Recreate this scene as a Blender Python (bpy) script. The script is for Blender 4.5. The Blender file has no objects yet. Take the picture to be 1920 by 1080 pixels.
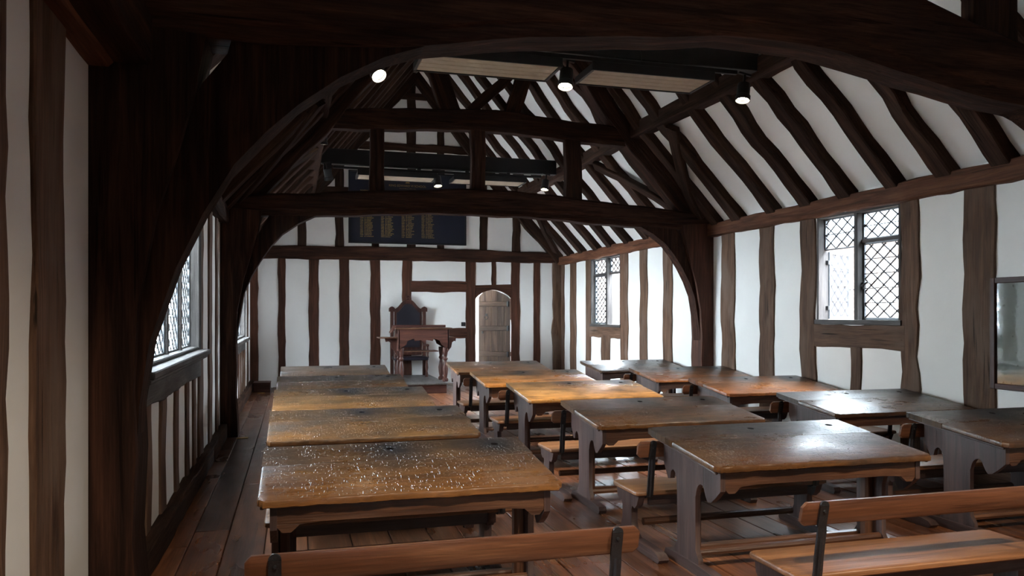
import bpy, bmesh, math, random
from mathutils import Vector, Matrix

random.seed(7)
S = bpy.context.scene
COL = S.collection
R = math.radians

# ------------------------------------------------------------------ camera
cam = bpy.data.cameras.new('camera')
cam.sensor_width = 36.0
cam.lens = 36.0 * 1466.0 / 1920.0
cam.shift_y = 48.7 / 1920.0
cam.clip_end = 300
cam_o = bpy.data.objects.new('camera', cam)
COL.objects.link(cam_o)
cam_o.location = (0, 0, 1.55)
cam_o.rotation_euler = (R(90), 0, R(-15.53))
S.camera = cam_o

# ------------------------------------------------------------------ world and exposure
SKY = 17.0
w = bpy.data.worlds.new('overcast_sky')
S.world = w
w.use_nodes = True
wn = w.node_tree.nodes['Background']
wn.inputs[0].default_value = (0.79, 0.90, 1.0, 1)
wn.inputs[1].default_value = SKY
S.view_settings.view_transform = 'Standard'
S.view_settings.look = 'None'
S.view_settings.gamma = 1.0
S.view_settings.exposure = 2.55
S.view_settings.use_curve_mapping = False

# ------------------------------------------------------------------ room constants (metres)
XL, XR = -0.9, 6.0          # side walls
YR, YB = -3.6, 17.3         # rear wall, wall with the master's chair
XM = (XL + XR) / 2
PLATE = 2.9                 # top of wall plate
T1Y, T2Y = 4.08, 10.56      # roof trusses
def zr(d):                  # roof underside at a distance d from the wall
    return PLATE + 1.084 * d if d < 1.2 else PLATE + 1.084 * 1.2 + 1.25 * (d - 1.2)
DR = (XR - XL) / 2
RIDGE = zr(DR)

def portal(name, loc, rot, sx, sy):     # tells the sampler where daylight enters
    l = bpy.data.lights.new(name, 'AREA')
    l.shape = 'RECTANGLE'; l.size = sx; l.size_y = sy
    l.cycles.is_portal = True
    o = bpy.data.objects.new(name, l); COL.objects.link(o)
    o.location = loc; o.rotation_euler = rot
    return o
# name, wall, y0, y1, z0, z1
WIN = {1: ('R', 6.66, 8.0, 1.45, 2.70), 2: ('R', 13.83, 15.37, 1.31, 2.70),
       3: ('L', 5.0, 8.0, 1.20, 2.66), 4: ('L', 11.75, 15.0, 1.12, 2.66),
       6: ('L', -2.4, -.9, 1.2, 2.66)}
for n, (sd, y0, y1, z0, z1) in WIN.items():
    x = XR + .2 if sd == 'R' else XL - .2
    portal('daylight_portal', (x, (y0 + y1) / 2, (z0 + z1) / 2), (0, R(90) if sd == 'R' else R(-90), 0), z1 - z0, y1 - y0)

# ------------------------------------------------------------------ materials
def nt(name):
    m = bpy.data.materials.new(name); m.use_nodes = True
    t = m.node_tree
    return m, t, t.nodes['Principled BSDF'], t.nodes.new, t.links.new
def math_n(t, op, a, b=None, clamp=False):
    n = t.nodes.new('ShaderNodeMath'); n.operation = op; n.use_clamp = clamp
    for i, v in enumerate((a, b)):
        if v is None: continue
        if isinstance(v, (int, float)): n.inputs[i].default_value = v
        else: t.links.new(v, n.inputs[i])
    return n.outputs[0]
def mixc(t, fac, a, b, mode='MIX'):
    n = t.nodes.new('ShaderNodeMix'); n.data_type = 'RGBA'; n.blend_type = mode
    for s, v in ((n.inputs[0], fac), (n.inputs[6], a), (n.inputs[7], b)):
        if isinstance(v, (int, float)): s.default_value = v
        elif isinstance(v, tuple): s.default_value = (*v, 1) if len(v) == 3 else v
        else: t.links.new(v, s)
    return n.outputs[2]
def ramp(t, src, stops):
    n = t.nodes.new('ShaderNodeValToRGB')
    while len(n.color_ramp.elements) < len(stops): n.color_ramp.elements.new(0.5)
    for e, (p, c) in zip(n.color_ramp.elements, stops):
        e.position = p; e.color = (*c, 1) if len(c) == 3 else c
    t.links.new(src, n.inputs[0])
    return n.outputs[0]
def coords(t):
    """grain coordinates stored on the mesh, shifted for each object"""
    a = t.nodes.new('ShaderNodeAttribute'); a.attribute_name = 'tc'
    oi = t.nodes.new('ShaderNodeObjectInfo')
    sh = t.nodes.new('ShaderNodeVectorMath'); sh.operation = 'SCALE'
    sh.inputs[0].default_value = (37.3, 11.9, 23.1)
    t.links.new(oi.outputs['Random'], sh.inputs['Scale'])
    ad = t.nodes.new('ShaderNodeVectorMath'); ad.operation = 'ADD'
    t.links.new(a.outputs['Vector'], ad.inputs[0]); t.links.new(sh.outputs[0], ad.inputs[1])
    return a.outputs['Vector'], ad.outputs[0], oi
def noise(t, vec, scale, sc=(1, 1, 1), detail=4, rough=.55, dist=0.0):
    mp = t.nodes.new('ShaderNodeMapping'); mp.inputs['Scale'].default_value = sc
    t.links.new(vec, mp.inputs[0])
    n = t.nodes.new('ShaderNodeTexNoise'); n.inputs['Scale'].default_value = scale
    n.inputs['Detail'].default_value = detail; n.inputs['Roughness'].default_value = rough
    n.inputs['Distortion'].default_value = dist
    t.links.new(mp.outputs[0], n.inputs['Vector'])
    return n.outputs[0]
def bump(t, h, strength, dist, prev=None):
    b = t.nodes.new('ShaderNodeBump'); b.inputs['Strength'].default_value = strength
    b.inputs['Distance'].default_value = dist
    t.links.new(h, b.inputs['Height'])
    if prev is not None: t.links.new(prev, b.inputs['Normal'])
    return b.outputs[0]
def wood(name, dark, mid, light, rough=.6, rvar=.15, bs=.5, vary=.35, cracks=.5, spec=.4, tint=False, patch=None):
    m, t, p, N, L = nt(name)
    raw, v, oi = coords(t)
    g1 = noise(t, v, 1.0, (1.1, 13, 13), 5, .6, .6)
    g2 = noise(t, v, 1.0, (3.0, 95, 95), 3, .6)
    c = ramp(t, g1, [(.25, dark), (.5, mid), (.75, light)])
    f2 = ramp(t, g2, [(.35, (.55, .55, .55)), (.65, (1.12, 1.12, 1.12))])
    c = mixc(t, .7, c, f2, 'MULTIPLY')
    big = noise(t, v, 1.0, (1.3, 3.2, 3.2), 3)
    if patch:
        c = mixc(t, ramp(t, big, [(.5, (0, 0, 0)), (.68, (.85, .85, .85))]), c, patch)
    vv = ramp(t, oi.outputs['Random'], [(0, (1 - vary,) * 3), (1, (1 + vary,) * 3)])
    c = mixc(t, 1.0, c, vv, 'MULTIPLY')
    if tint: c = mixc(t, 1.0, c, oi.outputs['Color'], 'MULTIPLY')
    cr = noise(t, v, 1.0, (.9, 30, 30), 2, .5, .3)
    crm = ramp(t, cr, [(.30, (0, 0, 0)), (.345, (1, 1, 1))])
    c = mixc(t, cracks, c, mixc(t, 1.0, c, crm, 'MULTIPLY'))
    L(c, p.inputs['Base Color'])
    L(math_n(t, 'ADD', math_n(t, 'MULTIPLY', math_n(t, 'SUBTRACT', big, .5), rvar * 3), rough, True), p.inputs['Roughness'])
    p.inputs['Specular IOR Level'].default_value = spec
    b = bump(t, g2, bs * .5, .004)
    b = bump(t, g1, bs, .012, b)
    b = bump(t, crm, cracks * .6, .01, b)
    L(b, p.inputs['Normal'])
    return m
M = {}
M['truss'] = wood('blackened_oak', (.016, .009, .0075), (.037, .0175, .0125), (.09, .038, .024), .8, .1, .7, .25, .5, .08)
M['rafter'] = wood('dark_oak', (.018, .0105, .008), (.04, .021, .015), (.085, .042, .027), .8, .1, .7, .3, .5, .08)
M['stud_back'] = wood('reddish_oak', (.035, .014, .009), (.075, .028, .017), (.13, .05, .03), .65, .12, .7, .2, .5, .2)
M['stud'] = wood('weathered_oak', (.055, .03, .019), (.115, .062, .039), (.19, .108, .07), .72, .12, .9, .22, .75, .15, patch=(.15, .10, .075))
M['plate'] = wood('wall_plate_oak', (.05, .02, .011), (.125, .048, .025), (.21, .092, .05), .7, .12, .8, .15, .7, .15)
M['sill'] = wood('grey_weathered_oak', (.03, .027, .026), (.065, .058, .055), (.14, .125, .118), .6, .15, .7, .2, .4, .2)
M['floor'] = wood('varnished_floorboards', (.05, .018, .008), (.125, .045, .019), (.24, .092, .039), .32, .14, .25, .42, .3, .5)
M['frame'] = wood('dark_stained_desk_frame', (.035, .02, .018), (.07, .04, .035), (.125, .072, .06), .42, .12, .35, .18, .3, .5)
M['rail'] = wood('worn_desk_rail', (.034, .015, .010), (.095, .039, .020), (.20, .088, .042), .42, .12, .6, .18, .45, .5)
M['bench'] = wood('polished_bench_wood', (.10, .040, .015), (.21, .088, .034), (.33, .155, .066), .42, .12, .35, .15, .3, .5)
M['backrest'] = wood('backrest_wood', (.07, .026, .013), (.135, .051, .024), (.22, .095, .045), .36, .1, .35, .15, .3, .5)
M['master'] = wood('mahogany_joinery', (.028, .0095, .007), (.06, .02, .014), (.11, .043, .028), .5, .1, .35, .1, .3, .3)
M['doorwood'] = wood('door_oak', (.032, .017, .011), (.066, .036, .022), (.115, .066, .042), .65, .1, .6, .2, .5, .3)
M['dais'] = wood('grey_platform_boards', (.05, .045, .042), (.09, .08, .075), (.15, .135, .125), .35, .1, .3, .1, .3, .5)

def carved_top():
    m, t, p, N, L = nt('carved_desk_top')
    raw, v, oi = coords(t)
    g1 = noise(t, v, 1.0, (1.2, 9, 9), 5, .62, .8)
    g2 = noise(t, v, 1.0, (3.5, 80, 80), 3, .6)
    c = ramp(t, g1, [(.25, (.085, .038, .014)), (.5, (.19, .09, .032)), (.75, (.31, .165, .065))])
    c = mixc(t, .65, c, ramp(t, g2, [(.35, (.5, .5, .5)), (.65, (1.15, 1.15, 1.15))]), 'MULTIPLY')
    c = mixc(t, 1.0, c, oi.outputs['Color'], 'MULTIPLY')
    # ink soaked in round the inkwells and worn dark blotches
    st = noise(t, v, 1.0, (2.2, 3.0, 3.0), 5, .65)
    blot = ramp(t, st, [(.5, (0, 0, 0)), (.72, (1, 1, 1))])
    ink = None
    for cx in (.69, 1.30):
        d = N('ShaderNodeVectorMath'); d.operation = 'DISTANCE'
        L(raw, d.inputs[0]); d.inputs[1].default_value = (cx, .745, 0)
        k = math_n(t, 'SUBTRACT', 1.0, math_n(t, 'DIVIDE', d.outputs['Value'], .30), True)
        ink = k if ink is None else math_n(t, 'MAXIMUM', ink, k)
    inkm = math_n(t, 'MULTIPLY', math_n(t, 'MULTIPLY', ink, 1.5), math_n(t, 'ADD', st, .25), True)
    sx = N('ShaderNodeSeparateXYZ'); L(raw, sx.inputs[0])
    # sleeves have polished the front, hands and ink have blackened the rear
    wy = math_n(t, 'ADD', sx.outputs[1], math_n(t, 'MULTIPLY', math_n(t, 'SUBTRACT', st, .5), .9))
    c = mixc(t, 1.0, c, ramp(t, wy, [(.0, (1.45, 1.32, 1.15)), (.3, (1.12, 1.08, 1.0)), (.62, (.66, .66, .68)), (.95, (.42, .44, .48))]), 'MULTIPLY')
    c = mixc(t, math_n(t, 'MULTIPLY', blot, .75), c, (.028, .019, .013))
    c = mixc(t, inkm, c, (.014, .013, .015))
    # knife-cut strokes of old graffiti: one stroke or bar in each cell
    marks = None
    for k, (sc, ln, wd, keep) in enumerate(((30, .33, .06, .42), (52, .36, .085, .42), (17, .33, .038, .78))):
        mp = N('ShaderNodeMapping'); mp.inputs['Scale'].default_value = (sc, sc, 0)
        mp.inputs['Location'].default_value = (k * 3.3, k * 1.7, 0)
        L(v, mp.inputs[0])
        vo = N('ShaderNodeTexVoronoi'); vo.voronoi_dimensions = '2D'; vo.feature = 'F1'
        vo.inputs['Scale'].default_value = 1.0; vo.inputs['Randomness'].default_value = .6
        L(mp.outputs[0], vo.inputs['Vector'])
        sb = N('ShaderNodeVectorMath'); sb.operation = 'SUBTRACT'
        L(mp.outputs[0], sb.inputs[0]); L(vo.outputs['Position'], sb.inputs[1])
        se = N('ShaderNodeSeparateColor'); L(vo.outputs['Color'], se.inputs[0])
        ro = N('ShaderNodeVectorRotate'); ro.rotation_type = 'Z_AXIS'
        L(sb.outputs[0], ro.inputs['Vector'])
        an = math_n(t, 'MULTIPLY', math_n(t, 'FLOOR', math_n(t, 'MULTIPLY', se.outputs[0], 5)), math.pi / 4 + .03)
        L(an, ro.inputs['Angle'])
        xy = N('ShaderNodeSeparateXYZ'); L(ro.outputs[0], xy.inputs[0])
        ax = math_n(t, 'ABSOLUTE', xy.outputs[0]); ay = math_n(t, 'ABSOLUTE', xy.outputs[1])
        s1 = math_n(t, 'SUBTRACT', 1.0, math_n(t, 'DIVIDE', ax, wd), True)
        s2 = math_n(t, 'LESS_THAN', ay, ln)
        on = math_n(t, 'GREATER_THAN', se.outputs[1], keep)
        s = math_n(t, 'MULTIPLY', math_n(t, 'MULTIPLY', s1, s2), on)
        marks = s if marks is None else math_n(t, 'MAXIMUM', marks, s)
    cl = noise(t, v, 1.0, (2.4, 3.6, 1), 2)
    marks = math_n(t, 'MULTIPLY', marks, math_n(t, 'MULTIPLY', math_n(t, 'SUBTRACT', cl, .36, True), 5.0, True))
    marks = math_n(t, 'MULTIPLY', marks, math_n(t, 'GREATER_THAN', sx.outputs[1], .018))
    c = mixc(t, math_n(t, 'MULTIPLY', marks, .6), c, (.035, .02, .012))
    L(c, p.inputs['Base Color'])
    ro = math_n(t, 'ADD', math_n(t, 'MULTIPLY', math_n(t, 'SUBTRACT', st, .5), .5), .33, True)
    L(ro, p.inputs['Roughness'])
    p.inputs['Specular IOR Level'].default_value = .45
    b = bump(t, g2, .3, .004)
    b = bump(t, noise(t, v, 1.0, (14, 30, 30), 3), .35, .006, b)
    b = bump(t, math_n(t, 'SUBTRACT', 1.0, marks), .9, .0045, b)
    L(b, p.inputs['Normal'])
    return m
M['top'] = carved_top()

def simple(name, col, rough=.5, metal=0, spec=.5, nb=0, ns=30, emit=None, es=0):
    m, t, p, N, L = nt(name)
    p.inputs['Base Color'].default_value = (*col, 1)
    p.inputs['Roughness'].default_value = rough; p.inputs['Metallic'].default_value = metal
    p.inputs['Specular IOR Level'].default_value = spec
    if emit: p.inputs['Emission Color'].default_value = (*emit, 1); p.inputs['Emission Strength'].default_value = es
    if nb:
        tc = N('ShaderNodeTexCoord')
        h = noise(t, tc.outputs['Object'], ns)
        L(mixc(t, .25, col, ramp(t, h, [(.3, tuple(x * .6 for x in col)), (.7, tuple(min(1, x * 1.25) for x in col))])), p.inputs['Base Color'])
        L(bump(t, h, nb, .01), p.inputs['Normal'])
    return m
def plaster(name, col):
    m, t, p, N, L = nt(name)
    tc = N('ShaderNodeTexCoord')
    a = noise(t, tc.outputs['Object'], 1.3, detail=5); b_ = noise(t, tc.outputs['Object'], 35, detail=3)
    c = ramp(t, a, [(.3, tuple(x * .93 for x in col)), (.7, col)])
    L(c, p.inputs['Base Color']); p.inputs['Roughness'].default_value = .85
    p.inputs['Specular IOR Level'].default_value = .2
    L(bump(t, b_, .15, .004, bump(t, a, .3, .05)), p.inputs['Normal'])
    return m
M['plaster'] = plaster('limewashed_plaster', (.83, .815, .79))
M['iron'] = simple('dark_cast_iron', (.05, .05, .055), .38, .75, .5, .4, 60)
M['lead'] = simple('lead_came', (.045, .047, .052), .5, .3)
M['steel'] = simple('grey_window_iron', (.10, .105, .115), .42, .4)
M['black'] = simple('matt_black_paint', (.008, .008, .009), .5)
M['leather'] = simple('dark_leather', (.012, .010, .016), .38, 0, .5, .25, 90)
M['navy'] = simple('navy_board_paint', (.008, .010, .022), .42)
M['gold'] = simple('gilt_lettering', (.36, .24, .08), .4, .3)
M['brass'] = simple('dull_brass', (.42, .28, .08), .4, .8)
M['hole'] = simple('ink_black_glazed_cup', (.01, .01, .014), .2)
M['ceramic'] = simple('pale_ceramic_panel', (.36, .285, .21), .6, 0, .3, .1, 12)
M['lamp'] = simple('lit_lamp_face', (1, .9, .75), .4, 0, .5, emit=(1, .86, .62), es=14)
M['reflector'] = simple('lamp_reflector', (.8, .75, .65), .3, .6)
M['brick'] = simple('pale_pink_render', (.20, .14, .115), .8, 0, .2, .2, 8)
M['paving'] = simple('grey_paving', (.30, .29, .28), .8, 0, .2, .2, 3)
M['stone'] = simple('pale_limestone', (.42, .40, .36), .8, 0, .2, .3, 5)
M['slate'] = simple('eaves_grey', (.20, .21, .225), .7)
def glass_mat(name, tint, glossy=1.0, rip=.25):
    m, t, p, N, L = nt(name)
    t.nodes.remove(p)
    out = [n for n in t.nodes if n.type == 'OUTPUT_MATERIAL'][0]
    tr = N('ShaderNodeBsdfTransparent'); tr.inputs[0].default_value = (*tint, 1)
    gl = N('ShaderNodeBsdfGlossy'); gl.inputs['Roughness'].default_value = .03
    fr = N('ShaderNodeFresnel'); fr.inputs['IOR'].default_value = 1.45
    tc = N('ShaderNodeTexCoord')
    b = bump(t, noise(t, tc.outputs['Object'], 14, detail=2), rip, .02)
    L(b, gl.inputs['Normal']); L(b, fr.inputs['Normal'])
    mx = N('ShaderNodeMixShader'); L(math_n(t, 'MULTIPLY', fr.outputs[0], glossy), mx.inputs[0])
    L(tr.outputs[0], mx.inputs[1]); L(gl.outputs[0], mx.inputs[2]); L(mx.outputs[0], out.inputs[0])
    return m
M['pane'] = glass_mat('old_window_glass', (.95, .97, .97), .35)
M['cover'] = glass_mat('flat_cover_glass', (.95, .97, .97), 1.3, .006)
def relic():
    m, t, p, N, L = nt('old_limewash_with_marks')
    tc = N('ShaderNodeTexCoord')
    n1 = noise(t, tc.outputs['Object'], 3, detail=5); n2 = noise(t, tc.outputs['Object'], 24, detail=4)
    c = ramp(t, n1, [(.3, (.34, .36, .33)), (.7, (.52, .53, .49))])
    c = mixc(t, ramp(t, n2, [(.62, (0, 0, 0)), (.7, (.7, .7, .7))]), c, (.12, .11, .10))
    L(c, p.inputs['Base Color']); p.inputs['Roughness'].default_value = .8
    return m
M['relic'] = relic()

# ------------------------------------------------------------------ mesh builder
def wav(rnd, amp):
    ph = [rnd.uniform(0, 6.28) for _ in range(4)]
    fq = [rnd.uniform(.5, .9), rnd.uniform(1.2, 1.9), rnd.uniform(3, 4.5), rnd.uniform(8, 12)]
    am = [.5, .32, .2, .12]
    return lambda s: amp * sum(a * math.sin(6.283 * f * s + p) for a, f, p in zip(am, fq, ph))
class MB:
    def __init__(s): s.v = []; s.t = []; s.f = []
    def add(s, vs, ts, fs):
        o = len(s.v); s.v += [tuple(x) for x in vs]; s.t += [tuple(x) for x in ts]
        s.f += [tuple(i + o for i in f) for f in fs]; return s
    def box(s, x0, x1, y0, y1, z0, z1, ax='x', c=.004):
        c = min(c, (x1 - x0) * .45, (y1 - y0) * .45, (z1 - z0) * .45)
        vs = []; idx = {}
        lo = (x0, y0, z0); hi = (x1, y1, z1)
        for sx in (0, 1):
            for sy in (0, 1):
                for sz in (0, 1):
                    sg = (sx, sy, sz)
                    for a in range(3):          # vertex lying on the face of axis a
                        p = [(hi[i] if sg[i] else lo[i]) if i == a else ((hi[i] - c) if sg[i] else (lo[i] + c)) for i in range(3)]
                        idx[(sg, a)] = len(vs); vs.append(p)
        fs = []
        for a in range(3):
            b, d = (a + 1) % 3, (a + 2) % 3
            for sa in (0, 1):
                def k(sb, sd):
                    g = [0, 0, 0]; g[a] = sa; g[b] = sb; g[d] = sd; return tuple(g)
                q = [idx[(k(0, 0), a)], idx[(k(1, 0), a)], idx[(k(1, 1), a)], idx[(k(0, 1), a)]]
                fs.append(q if sa else q[::-1])
        for a in range(3):                       # edges parallel to axis a
            b, d = (a + 1) % 3, (a + 2) % 3
            for sb in (0, 1):
                for sd in (0, 1):
                    g0 = [0, 0, 0]; g0[b] = sb; g0[d] = sd; g1 = g0[:]; g1[a] = 1
                    q = [idx[(tuple(g0), b)], idx[(tuple(g1), b)], idx[(tuple(g1), d)], idx[(tuple(g0), d)]]
                    fs.append(q if sb != sd else q[::-1])
        for sx in (0, 1):
            for sy in (0, 1):
                for sz in (0, 1):
                    q = [idx[((sx, sy, sz), a)] for a in range(3)]
                    fs.append(q if (sx + sy + sz) % 2 else q[::-1])
        pm = {'x': (0, 1, 2), 'y': (1, 0, 2), 'z': (2, 0, 1)}[ax]
        return s.add(vs, [[p[i] for i in pm] for p in vs], fs)
    def prism(s, prof, a0, a1, plane='yz', ax=None):
        """extrude a 2-d outline; plane names the two axes of the outline"""
        pl = {'yz': (1, 2, 0), 'xz': (0, 2, 1), 'xy': (0, 1, 2)}[plane]
        vs = []
        for a in (a0, a1):
            for q in prof:
                p = [0, 0, 0]; p[pl[0]] = q[0]; p[pl[1]] = q[1]; p[pl[2]] = a; vs.append(p)
        n = len(prof)
        area = sum(prof[i][0] * prof[(i + 1) % n][1] - prof[(i + 1) % n][0] * prof[i][1] for i in range(n))
        flip = (area > 0) == (plane != 'xz')
        fs = [list(range(n)), list(range(2 * n - 1, n - 1, -1))]
        for i in range(n):
            j = (i + 1) % n; fs.append([j, i, n + i, n + j])
        if not flip: fs = [f[::-1] for f in fs]
        ax = ax or 'xyz'[pl[1]]
        pm = {'x': (0, 1, 2), 'y': (1, 0, 2), 'z': (2, 0, 1)}[ax]
        return s.add(vs, [[p[i] for i in pm] for p in vs], fs)
    def sweep(s, rings, tcs, closed=True):
        """rings: list of equally long point loops, capped"""
        n = len(rings[0]); o = []
        vs = [p for r in rings for p in r]; ts = [p for r in tcs for p in r]
        fs = [list(range(n))[::-1], list(range((len(rings) - 1) * n, len(rings) * n))]
        for k in range(len(rings) - 1):
            for i in range(n):
                j = (i + 1) % n
                fs.append([k * n + i, k * n + j, (k + 1) * n + j, (k + 1) * n + i])
        return s.add(vs, ts, fs)
    def timber(s, path, w, d, ref, wob=.01, sway=0.0, n=None, seed=None, ch=.012):
        rnd = random.Random(seed if seed is not None else random.random())
        path = [Vector(p) for p in path]; ref = Vector(ref).normalized()
        ln = [0]
        for a, b in zip(path, path[1:]): ln.append(ln[-1] + (b - a).length)
        T = ln[-1]; n = n or max(4, int(T / .16))
        w = w if isinstance(w, (list, tuple)) else [w, w]
        d = d if isinstance(d, (list, tuple)) else [d, d]
        def at(q):
            q = min(max(q, 0), T)
            for i in range(len(path) - 1):
                if q <= ln[i + 1] or i == len(path) - 2:
                    f = (q - ln[i]) / (ln[i + 1] - ln[i]); return path[i].lerp(path[i + 1], f), (path[i + 1] - path[i]).normalized()
        def il(a, f):
            x = f * (len(a) - 1); i = min(int(x), len(a) - 2); return a[i] + (a[i + 1] - a[i]) * (x - i)
        wl, wr, wt, wb, wsw = wav(rnd, wob), wav(rnd, wob), wav(rnd, wob * .35), wav(rnd, wob * .35), wav(rnd, sway)
        off = Vector((rnd.uniform(0, 9), rnd.uniform(0, 9), rnd.uniform(0, 9)))
        rings = []; tcs = []
        for k in range(n + 1):
            q = T * k / n; p, tg = at(q)
            v = (ref - tg * ref.dot(tg)).normalized(); u = tg.cross(v)
            hw0 = il(w, k / n) / 2; hd = il(d, k / n) / 2
            sw = wsw(q) * math.sin(math.pi * k / n)
            a, b = -hw0 + wl(q) + sw, hw0 + wr(q) + sw
            e, f = -hd + wb(q), hd + wt(q); c = ch
            pts = [(a + c, e), (b - c, e), (b, e + c), (b, f - c), (b - c, f), (a + c, f), (a, f - c), (a, e + c)]
            rings.append([p + u * x + v * y for x, y in pts])
            tcs.append([Vector((q, x, y)) + off for x, y in pts])
        return s.sweep(rings, tcs)
    def lathe(s, prof, c, n=14):
        rings = []; tcs = []
        for r, z in prof:
            rings.append([(c[0] + r * math.cos(6.2832 * i / n), c[1] + r * math.sin(6.2832 * i / n), c[2] + z) for i in range(n)])
            tcs.append([(z, r * math.cos(6.2832 * i / n), r * math.sin(6.2832 * i / n)) for i in range(n)])
        return s.sweep(rings, tcs)
    def tube(s, path, r, n=8):
        path = [Vector(p) for p in path]; rings = []; tcs = []; q = 0
        for i, p in enumerate(path):
            tg = (path[min(i + 1, len(path) - 1)] - path[max(i - 1, 0)]).normalized()
            rf = Vector((0, 0, 1)) if abs(tg.z) < .9 else Vector((1, 0, 0))
            u = tg.cross(rf).normalized(); v = tg.cross(u)
            rr = r[i] if isinstance(r, (list, tuple)) else r
            q += (p - path[max(i - 1, 0)]).length
            rings.append([p - u * rr * math.cos(6.2832 * k / n) + v * rr * math.sin(6.2832 * k / n) for k in range(n)])
            tcs.append([(q, rr * math.cos(6.2832 * k / n), rr * math.sin(6.2832 * k / n)) for k in range(n)])
        return s.sweep(rings, tcs)
    def strip(s, path, wdt, th, wax):
        """flat iron strip along a path; wax is the direction of its width"""
        path = [Vector(p) for p in path]; wax = Vector(wax); rings = []; tcs = []
        for i, p in enumerate(path):
            tg = (path[min(i + 1, len(path) - 1)] - path[max(i - 1, 0)]).normalized()
            nn = tg.cross(wax).normalized()
            pts = [(-wdt / 2, -th / 2), (wdt / 2, -th / 2), (wdt / 2, th / 2), (-wdt / 2, th / 2)]
            rings.append([p + wax * a - nn * b for a, b in pts]); tcs.append([(i * .1, a, b) for a, b in pts])
        return s.sweep(rings, tcs)
    def xf(s, fn):
        s.v = [tuple(fn(Vector(p))) for p in s.v]; return s
    def mesh(s, name, mat, smooth=35):
        me = bpy.data.meshes.new(name); me.from_pydata(s.v, [], s.f)
        at = me.attributes.new('tc', 'FLOAT_VECTOR', 'POINT')
        at.data.foreach_set('vector', [c for p in s.t for c in p])
        me.materials.append(M[mat] if isinstance(mat, str) else mat)
        bm = bmesh.new(); bm.from_mesh(me); bmesh.ops.recalc_face_normals(bm, faces=bm.faces); bm.to_mesh(me); bm.free()
        if smooth:
            me.polygons.foreach_set('use_smooth', [True] * len(me.polygons)); me.set_sharp_from_angle(angle=R(smooth))
        return me
    def build(s, name, mat, parent=None, smooth=35):
        o = bpy.data.objects.new(name, s.mesh(name, mat, smooth)); COL.objects.link(o)
        if parent: o.parent = parent
        return o
def tag(o, label, cat, group=None):
    o['label'] = label; o['category'] = cat
    if group: o['group'] = group
    return o
def struct(o, label=None):
    o['kind'] = 'structure'
    if label: o['label'] = label
    return o
def empty(name, loc=(0, 0, 0), rz=0):
    o = bpy.data.objects.new(name, None); COL.objects.link(o); o.location = loc; o.rotation_euler = (0, 0, rz)
    o.empty_display_size = .1
    return o
def copy_tree(o, parent=None):
    c = o.copy(); COL.objects.link(c); c.parent = parent
    for ch in list(o.children): copy_tree(ch, c)
    return c

# ------------------------------------------------------------------ floor
fl = struct(MB().box(XL - .2, XR + .2, YR - .1, YB + .1, -.2, -.026, 'y').build('floor', 'floor'), 'dark varnished floor of long wide boards')
rnd = random.Random(3)
x = XL
while x < XR - .02:
    wd = min(rnd.uniform(.19, .29), XR - x)
    y = YR - rnd.uniform(0, 2.5)
    while y < YB:
        ln = rnd.uniform(2.6, 4.6); y1 = min(y + ln, YB)
        y0 = max(y, YR)
        if y1 - y0 > .1:
            dz = rnd.uniform(-.002, .002)
            b = MB().box(x + .003, x + wd - .003, y0 + .002, y1 - .002, -.03, dz, 'y', .004)
            off = (rnd.uniform(0, 9), rnd.uniform(0, 9), 0)
            b.t = [(p[0] + off[0], p[1] + off[1], p[2]) for p in b.t]
            b.build('plank', 'floor', fl)
        y += ln
    x += wd

# ------------------------------------------------------------------ plaster shell
def side_wall(name, x0, x1, wins, label):
    b = MB(); ys = YR - .1
    for (y0, y1, z0, z1) in sorted(wins):
        b.box(x0, x1, ys, y0, -.1, PLATE + .05, 'y', 0)
        b.box(x0, x1, y0, y1, -.1, z0, 'y', 0); b.box(x0, x1, y0, y1, z1, PLATE + .05, 'y', 0)
        ys = y1
    b.box(x0, x1, ys, YB + .2, -.1, PLATE + .05, 'y', 0)
    return struct(b.build(name, 'plaster', None, 0), label)
wr = side_wall('wall_right', XR, XR + .15, [v[1:] for v in WIN.values() if v[0] == 'R'], 'limewashed timber-framed side wall with two visible casement windows')
wl = side_wall('wall_left', XL - .15, XL, [v[1:] for v in WIN.values() if v[0] == 'L'], 'limewashed timber-framed side wall beside the aisle')

def arch(x0, x1, zs, zt, n=8):
    """four-centred door head from left spring to right spring"""
    pts = []; xm = (x0 + x1) / 2
    for i in range(n + 1):
        f = i / n; pts.append((x0 + (xm - x0) * f, zs + (zt - zs) * math.sin(f * math.pi / 2) ** .75))
    return pts + [(2 * xm - p[0], p[1]) for p in pts[-2::-1]]
DX0, DX1, DZS, DZT = 3.95, 4.78, 1.90, 2.10
gable = [(XR, 3.0)] + [(XR - d, zr(d)) for d in (.1, 1.2, DR)] + [(XL + d, zr(d)) for d in (1.2, .1)] + [(XL, 3.0)]
b = MB()
b.box(XL - .15, DX0, YB, YB + .2, -.1, 3.0, 'x', 0); b.box(DX1, XR + .15, YB, YB + .2, -.1, 3.0, 'x', 0)
b.prism(arch(DX0, DX1, DZS, DZT) + [(DX1, 3.0), (DX0, 3.0)], YB, YB + .2, 'xz')
b.prism(gable, YB, YB + .2, 'xz')
wb = struct(b.build('wall_back', 'plaster', None, 0), 'limewashed timber-framed end wall behind the master\'s chair')
b = MB(); b.box(XL - .15, XR + .15, YR - .2, YR, -.1, 3.0, 'x', 0); b.prism(gable, YR - .2, YR, 'xz')
struct(b.build('wall_rear', 'plaster', None, 0), 'plain plastered end wall')
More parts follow.
